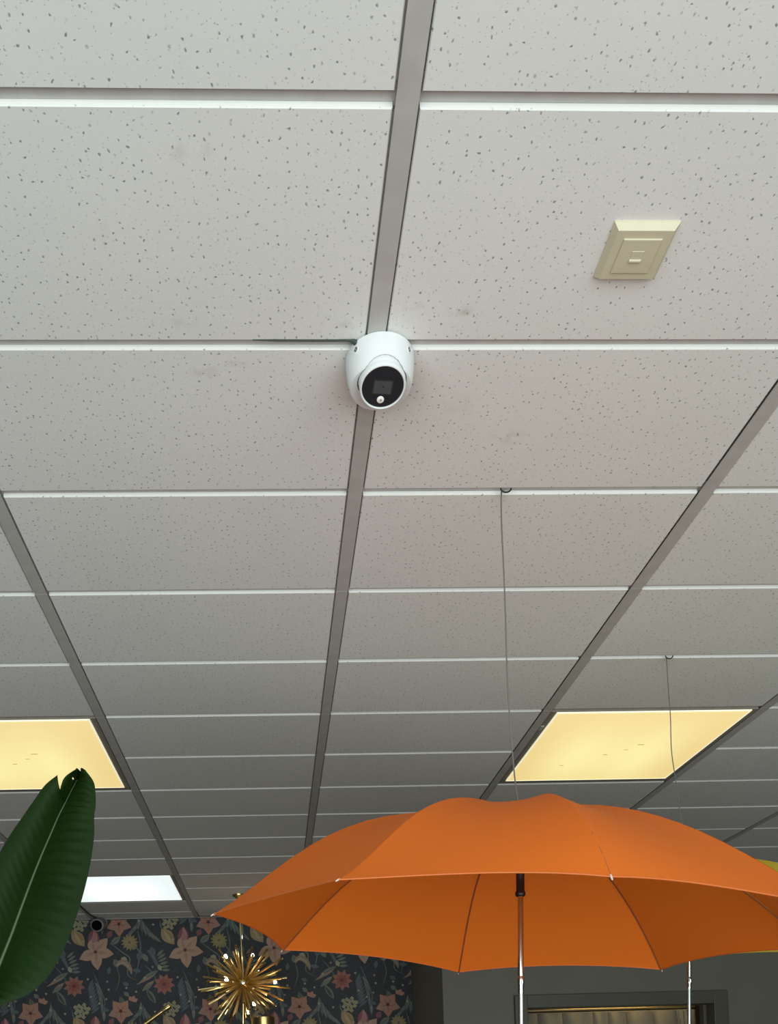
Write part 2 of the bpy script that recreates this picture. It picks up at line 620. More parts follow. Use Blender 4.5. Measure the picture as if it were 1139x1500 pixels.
bez = lathe([(0.0290, CAP - 0.003), (0.0322, CAP - 0.0050), (0.0322, CAP - 0.001), (0.0310, CAP + 0.0018), (0.0298, CAP + 0.0022), (0.0288, CAP + 0.0016), (0.0285, CAP - 0.003)], 64, face_dir, ball_c, cap=False)
obj('bezel', bez, M_WHITE, eye, True)
gl = lathe([(0.0288, CAP - 0.002), (0.0286, CAP + 0.0004), (0.020, CAP + 0.0008), (0.0, CAP + 0.0010)], 64, face_dir, ball_c, cap=False)
glass = obj('face_glass', gl, M_BLACKGLASS, eye, True)


def face_plate(x0, x1, y0, y1, h0, h1, bm=None):
    bm = bm or bmesh.new()
    vs = [bm.verts.new(fp(x, y, h)) for h in (h0, h1) for x, y in ((x0, y0), (x1, y0), (x1, y1), (x0, y1))]
    for f in ((0, 3, 2, 1), (4, 5, 6, 7), (0, 1, 5, 4), (1, 2, 6, 5), (2, 3, 7, 6), (3, 0, 4, 7)):
        bm.faces.new([vs[i] for i in f])
    return bm


obj('lens_surround', face_plate(-0.0142, 0.0142, -0.0105, 0.0105, CAP, CAP + 0.0013), M_DARK, eye)
obj('lens_window', face_plate(-0.0122, 0.0122, -0.0086, 0.0086, CAP, CAP + 0.0016), M_LENS, eye)
obj('lens', lathe([(0.0016, 0), (0.0012, 0.0004), (0, 0.0005)], 16, face_dir, fp(0.0004, 0.0012, CAP + 0.0016)), M_DARK, eye, True)
obj('led', lathe([(0.0050, 0), (0.0050, 0.0008), (0.0040, 0.0014), (0.0, 0.0016)], 24, face_dir, fp(0, -0.0175, CAP + 0.0006)), M_LED, eye, True)
obj('led_core', lathe([(0.0017, 0), (0.0012, 0.0004), (0, 0.0005)], 12, face_dir, fp(0.0003, -0.0173, CAP + 0.0021)), M_LEDC, eye, True)
# dark strip stands in for the shaded joint gap, thickening to a cable end
tag(obj('cable', tube(spline([(-0.005, Y0 + PY - 0.009, ZC - 0.0004), (0.05, Y0 + PY - 0.0085, ZC - 0.0008), (0.10, Y0 + PY - 0.0085, ZC - 0.0010), (0.128, Y0 + PY - 0.0095, ZC - 0.0022), (0.1375, Y0 + PY - 0.006, ZC - 0.0055)], 5),
                      [0.0006, 0.0008, 0.001] + [0.0013] * 11 + [0.0014, 0.0018, 0.0028, 0.0034, 0.0034, 0.0034, 0.0030], 8), M_CABLE, None, True),
    'thin dark strip for the shaded gap and cable end left of the turret camera', 'cable')

# ------------------------------------------------------------------ cream square detector
M_CREAM = grain(mat('aged_cream_plastic', (0.62, 0.58, 0.43), 0.45), (0.60, 0.555, 0.40), (0.66, 0.61, 0.46), 12)
det = thing('ceiling_sensor', 'square cream plastic sensor box with raised centre on the tile right of the camera', 'sensor', (0.4645, 1.047, ZC))


def frustum(x, y, h0, x2, y2, h1, bm=None, off=(0, 0)):
    bm = bm or bmesh.new()
    a = [bm.verts.new((off[0] + sx * x, off[1] + sy * y, -h0)) for sx, sy in ((-1, -1), (1, -1), (1, 1), (-1, 1))]
    b = [bm.verts.new((off[0] + sx * x2, off[1] + sy * y2, -h1)) for sx, sy in ((-1, -1), (1, -1), (1, 1), (-1, 1))]
    bm.faces.new(a)
    bm.faces.new(b[::-1])
    for i in range(4):
        bm.faces.new((a[i], a[(i + 1) % 4], b[(i + 1) % 4], b[i]))
    return bm


obj('back_plate', frustum(0.0395, 0.0360, 0.0, 0.0393, 0.0358, 0.002), M_CREAM, det)
obj('cover', frustum(0.0393, 0.0358, 0.002, 0.0335, 0.0318, 0.0088), M_CREAM, det)
rim = boxes((-0.0235, 0.0235, -0.0225, 0.0225, -0.0104, -0.0086))
bmesh.ops.bevel(rim, geom=rim.edges[:], offset=0.0008, segments=1, affect='EDGES')
obj('raised_panel', rim, M_CREAM, det)
obj('indicator', bevelled((-0.0075, 0.0075, -0.0075, 0.0075, -0.0109, -0.0102), 0.0003, 1), M_CREAM, det)
obj('indicator_lip', frustum(0.0075, 0.0028, 0.0106, 0.0070, 0.0010, 0.0122, off=(0, 0.0050)), M_CREAM, det)

# ------------------------------------------------------------------ hanging umbrellas


def fabric(name, c0, c1, trans):
    mt = mat(name, c0, 0.55)
    n, l, b = nodes(mt)
    b.inputs['Specular IOR Level'].default_value = 0.12
    grain(mt, c0, c1, 700, 0.12, lo=0.35, hi=0.65)
    tl = n.new('ShaderNodeBsdfTranslucent')
    tl.inputs[0].default_value = (*c1, 1)
    mx = n.new('ShaderNodeMixShader')
    mx.inputs[0].default_value = trans
    l.new(b.outputs[0], mx.inputs[1])
    l.new(tl.outputs[0], mx.inputs[2])
    l.new(mx.outputs[0], n['Material Output'].inputs['Surface'])
    return mt


M_ORANGE = fabric('orange_nylon', (0.82, 0.175, 0.020), (0.88, 0.20, 0.024), 0.25)
M_YELLOW = fabric('yellow_nylon', (0.66, 0.50, 0.045), (0.72, 0.55, 0.06), 0.22)
M_HEMO = mat('orange_hem', (0.60, 0.14, 0.025), 0.6)
M_HEMY = mat('yellow_hem', (0.42, 0.34, 0.03), 0.6)
M_RIB = mat('rib_steel', (0.34, 0.12, 0.05), 0.4, 0.5)
M_RIBY = mat('rib_steel_grey', (0.4, 0.38, 0.3), 0.4, 0.6)
M_CHROME = mat('chrome_tube', (0.72, 0.74, 0.74), 0.16, 1.0)
M_SATIN = mat('satin_tube', (0.50, 0.53, 0.53), 0.38, 1.0)
M_RUN = mat('black_runner', (0.015, 0.008, 0.006), 0.4)
M_TIP = mat('rib_tip', (0.75, 0.72, 0.68), 0.35, 0.2)
M_STRING = mat('grey_string', (0.16, 0.15, 0.14), 0.9)


def umbrella(label, verts, apex, prof, fab, hem, ribm, shaft_top, shaft_bot, joint_z, sag=0.022):
    """verts: eight rib tips; prof: per rib (fraction of radius, height share) control points."""
    apex = Vector(apex)
    V = [Vector(v) for v in verts]
    t = thing('umbrella', label, 'umbrella', (apex.x, apex.y, apex.z), 'open umbrellas hung from the ceiling')
    o = apex
    N = 16
    coef = []
    for k in range(8):
        P = prof[k % len(prof)]
        # smooth height share with g(0) = 1, g(1) = 0 through the control points
        ts = np.array([p[0] for p in P]); gs = np.array([p[1] for p in P])
        A = np.stack([ts ** q - ts ** 6 for q in (2, 3, 4)], 1)
        y = gs - (1 - ts ** 6)
        coef.append(np.linalg.lstsq(A.T @ A + 0.0005 * np.eye(3), A.T @ y, rcond=None)[0])

    def rib(k, s):
        g = 1 - s ** 6 + sum(coef[k][q - 2] * (s ** q - s ** 6) for q in (2, 3, 4))
        p = apex.lerp(V[k], s)
        p.z = V[k].z + (apex.z - V[k].z) * g
        return p
    W = 12
    for k in range(8):
        k2 = (k + 1) % 8
        bm = bmesh.new()
        grid = []
        for i in range(N + 1):
            row = []
            for j in range(W + 1):
                u = j / W
                q = 4 * u * (1 - u)
                s = (i / N) * (1 - sag * q * (i / N) ** 3)
                s = max(s, 0.001)
                p = rib(k, s).lerp(rib(k2, s), u)
                # cloth pulled flat between ribs, with a few soft puckers toward the tips
                p.z -= 0.010 * q * s * (1 - s) * 4
                p += (apex - p).normalized() * (0.0012 * math.sin(u * 19 + k * 2.1) * s ** 2 * (1 - q))
                row.append(bm.verts.new(p - o))
            grid.append(row)
        for i in range(N):
            for j in range(W):
                bm.faces.new((grid[i][j], grid[i + 1][j], grid[i + 1][j + 1], grid[i][j + 1]))
        pn = obj('canopy_panel', bm, fab, t, True)
        # hem cord along the free edge
        pts = []
        for j in range(W + 1):
            u = j / W
            q = 4 * u * (1 - u)
            s = 1 - sag * q
            p = rib(k, s).lerp(rib(k2, s), u)
            p.z -= 0.010 * q * s * (1 - s) * 4
            pts.append(p - o)
        obj('hem', tube(pts, 0.0012, 6), hem, pn, True)
    # ribs under the seams, with a metal tip on each
    sdir = (Vector(shaft_bot) - Vector(shaft_top)).normalized()
    run_z = apex.z - 0.096
    for k in range(8):
        pts = [rib(k, s) - o - Vector((0, 0, 0.0022)) for s in [0.02] + [i / 14 for i in range(1, 15)]]
        rb = obj('rib', tube(pts, 0.0014, 6), ribm, t, True)
        d = (V[k] - rib(k, 0.96)).normalized()
        e = V[k] - o
        obj('rib_tip', tube([e - d * 0.003, e + d * 0.002, e + d * 0.006], [0.0012, 0.0013, 0.0008], 8), M_TIP, rb, True)
        mid = rib(k, 0.52) - o - Vector((0, 0, 0.004))
        rp = Vector(shaft_top).lerp(Vector(shaft_bot), (Vector(shaft_top).z - run_z) / (Vector(shaft_top).z - Vector(shaft_bot).z)) - o
        dd = (mid - rp); dd.z = 0; dd.normalize()
        obj('stretcher', tube([rp + dd * 0.006, mid], 0.0014, 6), ribm, t, True)
    a, b = Vector(shaft_top) - o, Vector(shaft_bot) - o
    jz = joint_z - o.z
    j = a.lerp(b, (a.z - jz) / (a.z - b.z))
    ax = (b - a).normalized()
    L = (b - a).length
    lj = (j - a).length
    obj('shaft', lathe([(0.0050, 0.0), (0.0050, lj)], 20, ax, a), M_CHROME, t, True)
    obj('lower_shaft', lathe([(0.0044, lj - 0.004), (0.0044, L)], 20, ax, a), M_SATIN, t, True)
    obj('shaft_joint', lathe([(0.0050, lj - 0.022), (0.0054, lj - 0.018), (0.0054, lj - 0.008), (0.0046, lj - 0.002), (0.0054, lj + 0.002), (0.0048, lj + 0.006), (0.0044, lj + 0.008)], 20, ax, a), M_CHROME, t, True)
    obj('catch', bevelled((-0.0015, 0.0015, -0.008, -0.004, -0.004, 0.004), 0.0006, 1), M_CHROME, t, loc=j + ax * -0.012)
    rl = (a.z - (run_z - o.z))
    obj('runner', lathe([(0.0062, rl - 0.012), (0.0078, rl - 0.010), (0.0078, rl + 0.004), (0.0070, rl + 0.006), (0.0070, rl + 0.038), (0.0086, rl + 0.040), (0.0086, rl + 0.045), (0.0074, rl + 0.047), (0.0052, rl + 0.048)], 24, ax, a), M_RUN, t, True)
    obj('ferrule', lathe([(0.010, -0.003), (0.0085, 0.002), (0.0045, 0.005), (0.0038, 0.011), (0.0, 0.012)], 16, (0, 0, 1), (0, 0, 0)), M_RUN, t, True)
    hd = Vector(shaft_bot) - o
    obj('handle', lathe([(0.006, -0.002), (0.012, 0.004), (0.013, 0.05), (0.012, 0.085), (0.014, 0.10), (0.010, 0.106)], 20, ax, hd), M_RUN, t, True)
    return t


OV = [(0.0872, 1.1503, 1.8615), (0.3892, 1.0078, 1.8263), (0.7483, 1.1449, 1.8085), (0.9138, 1.4842, 1.8029),
      (0.803, 1.8273, 1.8145), (0.4161, 1.9956, 1.8391), (0.0207, 1.8542, 1.8771), (-0.0975, 1.5032, 1.8878)]
ZA = 2.049
OP = [[(0.861, .046), (.725, .089), (.578, .135), (.44, .1715), (.3, .181)],
      [(.917, .041), (.846, .074), (.722, .121), (.595, .1625), (.45, .180), (.3, .195)],
      [(.84, .054), (.76, .094), (.68, .130), (.581, .163), (.499, .182), (.4, .194), (.3, .206)],
      [(.886, .054), (.814, .089), (.55, .17)],
      [(.878, .066), (.748, .114), (.614, .162)],
      [(.857, .071), (.703, .130), (.626, .165)],
      [(.837, .062), (.718, .105), (.55, .145)],
      [(.848, .055), (.688, .109), (.529, .148), (.438, .164), (.3, .169)]]
OPN = [[(s, h / (ZA - OV[k][2])) for s, h in P] for k, P in enumerate(OP)]
umbrella('open orange umbrella hanging in front, its pale shaft pointing down', OV, (0.4257, 1.4983, ZA), OPN,
         M_ORANGE, M_HEMO, M_RIB, (0.4257, 1.4983, ZA - 0.004), (0.4075, 1.4983, 1.42), 1.7480)

# the yellow one behind: same kind, smaller
YA = (1.004, 2.11, 2.097)
ang0 = math.radians(30)
YR = 0.40
YV = [(YA[0] + YR * math.cos(ang0 - math.pi / 2 + k * math.pi / 4), YA[1] + YR * math.sin(ang0 - math.pi / 2 + k * math.pi / 4), YA[2] - 0.187) for k in range(8)]
YP = [[(.88, .27), (.72, .53), (.58, .73), (.44, .88)]]
umbrella('open yellow umbrella mostly hidden behind the orange one, at the right edge', YV, YA, YP,
         M_YELLOW, M_HEMY, M_RIBY, (1.004, 2.11, 2.093), (0.9800, 2.11, 1.46), 1.806)


def string(label, pts, r, eye):
    t = thing('hanging_string', label, 'string', pts[0], 'strings holding the umbrellas')
    o = Vector(pts[0])
    obj('strand', tube(spline([Vector(p) - o for p in pts], 6), r, 6), M_STRING, t, True)
    loop = [Vector((0.009 * math.cos(a) + eye, -0.006, 0.0008 - 0.007 * abs(math.sin(a)))) for a in [math.pi * i / 10 for i in range(11)]]
    obj('hook', tube(loop, 0.0014, 6), M_DARK, t, True)
    return t


string('thin grey string running down the ceiling view to the orange umbrella',
       [(0.4122, 1.492, ZC - 0.001), (0.4125, 1.4985, 2.585), (0.4120, 1.4983, 2.5346), (0.4128, 1.4983, 2.475), (0.4131, 1.4983, 2.3917), (0.4125, 1.4983, 2.30), (0.4140, 1.4983, 2.2206), (0.4173, 1.4983, 2.1435), (0.4200, 1.4983, 2.10), (0.4245, 1.4983, 2.0595)], 0.0012, 0.006)
string('thin grey string crossing the yellow ceiling light, holding the yellow umbrella',
       [(0.9688, 2.1055, ZC - 0.001), (0.9723, 2.1095, 2.5254), (0.9745, 2.1095, 2.4585), (0.9740, 2.11, 2.3752), (0.9827, 2.11, 2.2919), (0.9897, 2.11, 2.217), (0.998, 2.11, 2.15), (1.004, 2.11, 2.1085)], 0.0011, 0.004)

# ------------------------------------------------------------------ big leaf of a potted plant


def leaf_material():
    mt = mat('banana_leaf', (0.03, 0.09, 0.02), 0.55)
    n, l, b = nodes(mt)
    grain(mt, (0.0065, 0.021, 0.0025), (0.010, 0.028, 0.004), 9, lo=0.3, hi=0.7)
    b.inputs['Specular IOR Level'].default_value = 0.12
    tl = n.new('ShaderNodeBsdfTranslucent')
    tl.inputs[0].default_value = (0.015, 0.05, 0.004, 1)
    mx = n.new('ShaderNodeMixShader')
    mx.inputs[0].default_value = 0.12
    l.new(b.outputs[0], mx.inputs[1])
    l.new(tl.outputs[0], mx.inputs[2])
    l.new(mx.outputs[0], n['Material Output'].inputs['Surface'])
    return mt


M_LEAF = leaf_material()
M_RIBL = mat('leaf_midrib', (0.04, 0.075, 0.028), 0.5)
MID = [(-0.3141, 1.5, 2.1328), (-0.3201, 1.5, 2.1179), (-0.3307, 1.5, 2.0984), (-0.3413, 1.5, 2.0778), (-0.3531, 1.5, 2.0549), (-0.3685, 1.5, 2.0206), (-0.3827, 1.5, 1.9887), (-0.3969, 1.5, 1.9545), (-0.4111, 1.5, 1.9181), (-0.4241, 1.5, 1.8841), (-0.4359, 1.5, 1.8535), (-0.45, 1.5, 1.8196), (-0.4629, 1.5, 1.7857), (-0.4747, 1.5, 1.7553), (-0.4828, 1.5, 1.735)]
RT = [(-0.3, 1.47, 2.1243), (-0.287, 1.47, 2.1048), (-0.2841, 1.47, 2.0843), (-0.2845, 1.47, 2.0639), (-0.2871, 1.47, 2.047), (-0.2877, 1.47, 2.0176), (-0.2929, 1.47, 1.9804), (-0.3015, 1.47, 1.9411), (-0.3134, 1.47, 1.8997), (-0.3286, 1.47, 1.8574), (-0.3472, 1.47, 1.8163), (-0.3699, 1.47, 1.7822), (-0.3991, 1.47, 1.7572), (-0.4301, 1.47, 1.7446), (-0.4622, 1.47, 1.7309)]
LT = [(-0.3145, 1.47, 2.1246), (-0.3268, 1.47, 2.1191), (-0.3359, 1.47, 2.1102), (-0.3412, 1.47, 2.0967), (-0.3662, 1.47, 2.1005), (-0.3844, 1.47, 2.0759), (-0.4003, 1.47, 2.0536), (-0.4162, 1.47, 2.0313), (-0.4322, 1.47, 2.0068), (-0.4481, 1.47, 1.9779), (-0.4619, 1.47, 1.9444), (-0.4736, 1.47, 1.9054), (-0.481, 1.47, 1.8608), (-0.484, 1.47, 1.8106), (-0.4817, 1.47, 1.7459)]
POT = Vector((-0.62, 1.62, 0.0))
plant = thing('potted_plant', 'potted plant whose big glossy dark green paddle leaf rises at the left edge', 'plant', POT)


def lamina(mid, mar, sub, nv, amp, seed, hole=None):
    A = spline([Vector(p) for p in mid], sub)
    B = spline([Vector(p) for p in mar], sub)
    bm = bmesh.new()
    G = []
    rnd = random.Random(seed)
    ph = [rnd.uniform(-0.4, 0.4) for _ in A]
    for i, (a, b) in enumerate(zip(A, B)):
        row = []
        for j in range(nv + 1):
            v = j / nv
            p = a.lerp(b, v)
            # veins leave the midrib low and sweep toward the tip, with ridges between them
            p.y += amp * math.sin(i * 2 * math.pi / 5 + ph[i] - v * 1.6) * math.sin(math.pi * min(1, v * 1.15)) - 0.012 * math.sin(math.pi * v)
            row.append(bm.verts.new(p - POT))
        G.append(row)
    for i in range(len(A) - 1):
        for j in range(nv):
            if hole and (i, j) in hole:
                continue
            bm.faces.new((G[i][j], G[i + 1][j], G[i + 1][j + 1], G[i][j + 1]))
    return bm


leafo = obj('leaf', lamina(MID, RT, 10, 10, 0.0022, 3), M_LEAF, plant, True)
obj('leaf_lobe', lamina(MID[:4], LT[:4], 8, 10, 0.001, 5, {(9, 2)}), M_LEAF, leafo, True)
LMID = [MID[3]] + MID[4:]
LLT = [(-0.3458, 1.47, 2.1170)] + LT[4:]
obj('leaf_lobe', lamina(LMID, LLT, 10, 10, 0.0005, 9), M_LEAF, leafo, True)
mids = spline([Vector(p) - POT + Vector((0, -0.0015, 0)) for p in MID[1:]], 6)
obj('midrib', tube(mids, [0.0006 + 0.0030 * (i / len(mids)) for i in range(len(mids))], 8), M_RIBL, leafo, True)
stem = spline([Vector((-0.4747, 1.502, 1.7553)) - POT, Vector((-0.53, 1.53, 1.55)) - POT, Vector((-0.58, 1.57, 1.1)) - POT, Vector((-0.61, 1.61, 0.6)) - POT, Vector((0, 0, 0.28))], 8)
obj('stalk', tube(stem, [0.006 + 0.008 * i / len(stem) for i in range(len(stem))], 10), M_RIBL, plant, True)
M_POT = grain(mat('grey_clay_pot', (0.2, 0.19, 0.18), 0.7), (0.18, 0.17, 0.16), (0.24, 0.23, 0.22), 15, 0.2)
M_SOIL = grain(mat('soil', (0.03, 0.02, 0.015), 0.95), (0.02, 0.014, 0.01), (0.06, 0.04, 0.03), 60, 0.5)
obj('pot', lathe([(0.13, 0.0), (0.15, 0.02), (0.19, 0.32), (0.20, 0.34), (0.185, 0.345), (0.17, 0.28), (0.0, 0.27)], 40), M_POT, plant, True)
obj('soil', lathe([(0.0, 0.285), (0.10, 0.290), (0.171, 0.282)], 24, cap=False), M_SOIL, plant, True)

# ------------------------------------------------------------------ brass sputnik chandelier
M_BRASS = grain(mat('brass', (0.75, 0.52, 0.17), 0.28, 1.0), (0.66, 0.48, 0.19), (0.76, 0.59, 0.28), 25)
M_BULB = mat('lit_bulb', (1, 0.95, 0.85), 0.3, 0, **{'Emission Color': (1.0, 0.86, 0.66, 1), 'Emission Strength': 28.0})
CC = Vector((-0.160, 4.73, 2.136))
ch = thing('chandelier', 'brass sputnik chandelier with many radiating rods and small lit bulbs', 'chandelier', CC)
obj('hub', lathe([(0.0, -0.030), (0.016, -0.026), (0.027, -0.012), (0.030, 0.0), (0.027, 0.012), (0.016, 0.026), (0.0, 0.030)], 24), M_BRASS, ch, True)
obj('hub_cap', lathe([(0.010, 0.0), (0.009, 0.006), (0.0, 0.008)], 16, (0, -1, 0), (0, -0.028, 0)), M_CHROME, ch, True)
obj('stem', tube([(0, 0, 0.028), (-0.012, -0.01, ZC - CC.z - 0.004)], 0.005, 10), M_BRASS, ch, True)
obj('stem_sleeve', lathe([(0.006, 0.225), (0.011, 0.235), (0.011, 0.262), (0.006, 0.31)], 12), M_CHROME, ch, True)
obj('ceiling_cup', lathe([(0.034, -0.0003), (0.032, -0.008), (0.014, -0.018), (0.006, -0.022)], 28, (0, 0, 1), (-0.012, -0.01, ZC - CC.z)), M_BRASS, ch, True)
rnd = random.Random(11)
NR = 96
for k in range(NR):
    zz = 1 - 2 * (k + 0.5) / NR
    rr = math.sqrt(max(0, 1 - zz * zz))
    a = k * 2.399963 + rnd.uniform(-0.12, 0.12)
    d = Vector((rr * math.cos(a), rr * math.sin(a), zz + rnd.uniform(-0.05, 0.05))).normalized()
    ln = rnd.choice((0.185, 0.215, 0.235, 0.25))
    if d.z > 0.86:
        continue
    obj('rod', lathe([(0.0042, 0.018), (0.0050, ln * 0.5), (0.0060, ln), (0.0, ln + 0.001)], 8, d, (0, 0, 0)), M_BRASS, ch, True)
for (x, z, yy, L) in ((-0.0814, 0.129, -0.06, 1), (0.0506, 0.1295, -0.05, 1), (-0.0775, 0.0035, -0.12, 1), (0.1577, -0.0058, -0.05, 1), (-0.1126, -0.1208, -0.05, 1), (0.0514, -0.1142, -0.07, 1),
                      (-0.072, -0.012, 0.13, 1), (0.07, 0.08, 0.13, 1), (0.02, -0.14, 0.10, 1)):
    p = Vector((x, yy, z))
    d = p.normalized()
    arm = obj('bulb_arm', tube([d * 0.025, p], 0.004, 8), M_BRASS, ch, True)
    obj('bulb', lathe([(0.004, -0.004), (0.0065, 0.004), (0.0075, 0.010), (0.0055, 0.017), (0.0, 0.019)], 14, d, p), M_BULB, arm, True)

# ------------------------------------------------------------------ small camera by the back wall
M_GP = mat('grey_plastic', (0.20, 0.20, 0.205), 0.5)
M_MB = mat('matt_black', (0.004, 0.004, 0.004), 0.9, 0, **{'Specular IOR Level': 0.0})
sc = thing('security_camera', 'small security camera with round black front below the ceiling on the floral wall', 'security camera', (-1.016, YB, 2.560))
obj('wall_bracket', bevelled((-0.042, 0.042, -0.030, 0.0, -0.002, 0.040), 0.006), M_GP, sc)
obj('housing', lathe([(0.036, -0.03), (0.040, 0.0), (0.041, 0.05), (0.038, 0.09), (0.032, 0.094)], 32, (0, -1, -0.25), (0, -0.035, 0.010)), M_GP, sc, True)
obj('lens_face', lathe([(0.0295, 0.0), (0.0295, 0.006), (0.0, 0.008)], 32, (0, -1, -0.25), Vector((0, -0.035, 0.010)) + Vector((0, -1, -0.25)).normalized() * 0.094), M_MB, sc, True)
tag(obj('cable', tube(spline([(-1.046, YB - 0.52, ZC + 0.0), (-1.043, YB - 0.36, ZC - 0.006), (-1.04, YB - 0.18, ZC - 0.006), (-1.020, YB - 0.06, ZC - 0.006), (-1.016, YB - 0.015, ZC - 0.006)], 6), 0.004, 8), M_CABLE, None, True),
    'dark cable along the ceiling to the small camera on the floral wall', 'cable')

# ------------------------------------------------------------------ framed opening with curtain in the grey wall
door = struct(thing('door_1', 'x', 'x'))
for k in ('label', 'category'):
    del door[k]
door.location = (0, YG, 0)
FX0, FX1, FZ = 1.179, 2.2386, 2.000
obj('jamb', bevelled((FX0, OX0 + 0.004, -0.025, 0.10, 0.0, FZ), 0.003), M_TRIM, door)
obj('jamb', bevelled((OX1 - 0.004, FX1, -0.025, 0.10, 0.0, FZ), 0.003), M_TRIM, door)
obj('lintel', bevelled((OX0 + 0.004, OX1 - 0.004, -0.025, 0.10, OZ - 0.004, FZ), 0.003), M_TRIM, door)
obj('door_stop', boxes((OX0 + 0.004, OX0 + 0.02, 0.06, 0.10, 0, OZ - 0.004), (OX1 - 0.02, OX1 - 0.004, 0.06, 0.10, 0, OZ - 0.004)), M_TRIM, door)

M_CURT = grain(mat('taupe_velvet', (0.20, 0.17, 0.12), 0.7, 0, **{'Sheen Weight': 0.3}), (0.22, 0.19, 0.135), (0.27, 0.235, 0.165), 6, 0.05, (1, 1, 0.3))
M_BRONZE = mat('bronze_rail', (0.5, 0.4, 0.2), 0.35, 0.8)
cur = thing('curtain', 'pleated taupe curtain hanging inside the dark framed opening of the grey wall', 'curtain', ((OX0 + OX1) / 2, YG + 0.26, 0))
hw = (OX1 - OX0) / 2 + 0.03
cuts = [-hw, -0.335, -0.205, -0.045, 0.035, 0.13, 0.27, 0.395, 0.435, hw]
rnd = random.Random(4)
for a, b in zip(cuts, cuts[1:]):
    bm = bmesh.new()
    g = []
    n = 14
    dp = min(0.055, (b - a) * 0.45)
    for zi, z in enumerate((0.02, 0.6, 1.2, 1.7, 1.88, 1.925)):
        row = []
        for j in range(n + 1):
            u = j / n
            x = a + (b - a) * u
            bulge = math.sin(math.pi * u) ** 0.6 * dp * (1.0 if zi < 5 else 0.75)
            row.append(bm.verts.new((x, -bulge + 0.012 * math.sin(7 * u + zi), z)))
        g.append(row)
    for i in range(5):
        for j in range(n):
            bm.faces.new((g[i][j], g[i][j + 1], g[i + 1][j + 1], g[i + 1][j]))
    # turned-over heading on top of the pleat
    top = [bm.verts.new((v.co.x, 0.02, 1.932)) for v in g[-1]]
    for j in range(n):
        bm.faces.new((g[-1][j], g[-1][j + 1], top[j + 1], top[j]))
    obj('pleat', bm, M_CURT, cur, True)
tag(obj('curtain_rail', tube([(OX0 - 0.05, YG + 0.30, 1.945), (OX1 + 0.05, YG + 0.30, 1.945)], 0.009, 12), M_BRONZE, None, True),
    'bronze rail above the pleated taupe curtain', 'curtain rail')
# warm lamp inside the recess, behind the opening's head
lamp = area('recess_lamp', (1.85, YG + 0.16, 2.25), (math.radians(0), 0, 0), 0.5, 0.04, 1.2, (1.0, 0.74, 0.36))

# ------------------------------------------------------------------ brass lamps at the lower edge
M_WBULB = mat('warm_bulb', (1, 0.9, 0.75), 0.4, 0, **{'Emission Color': (1.0, 0.66, 0.34, 1), 'Emission Strength': 14.0})  # bulb out of view; glow added to brighten the return wall and ceiling
fl = thing('floor_lamp', 'brass floor lamp with cylindrical shade directly below the sputnik chandelier', 'floor lamp', (-0.056, 4.6, 0))
obj('base', lathe([(0.13, 0.0), (0.13, 0.012), (0.11, 0.02), (0.015, 0.03)], 32), M_BRASS, fl, True)
obj('pole', lathe([(0.009, 0.03), (0.009, 1.78)], 16), M_BRASS, fl, True)
obj('lamp_shade', lathe([(0.010, 1.77), (0.05, 1.775), (0.056, 1.79), (0.056, 1.942), (0.053, 1.943), (0.051, 1.80), (0.0, 1.79)], 36, cap=False), M_BRASS, fl, True)
obj('bulb', lathe([(0.012, 1.79), (0.012, 1.82), (0.022, 1.86), (0.0, 1.90)], 16), M_WBULB, fl, True)

wl = thing('wall_lamp', 'slanting brass lamp arm in front of the floral wallpaper, left of the chandelier', 'lamp', (-0.95, YB, 1.80))
obj('wall_plate', lathe([(0.06, 0.0), (0.06, 0.012), (0.05, 0.018), (0.0, 0.02)], 28, (0, -1, 0)), M_BRASS, wl, True)
tip = Vector((-0.598, 5.0, 2.036)) - Vector((-0.95, YB, 1.80))
el = Vector((0.0, -0.30, 0.0))
obj('arm', tube([(0, -0.015, 0), el, el + (tip - el) * 0.02, el + (tip - el) * 0.5, tip], 0.013, 12), M_BRASS, wl, True)
obj('lamp_head', lathe([(0.013, -0.03), (0.015, -0.01), (0.016, 0.02), (0.014, 0.024), (0.0, 0.018)], 20, (tip - el), tip), M_BRASS, wl, True)

# ------------------------------------------------------------------ floral print of the wallpaper (flat print, one repeat 0.53 m)
U = 0.53 / 131.0
PRINT = bmesh.new()
cl = PRINT.loops.layers.float_color.new('ink')


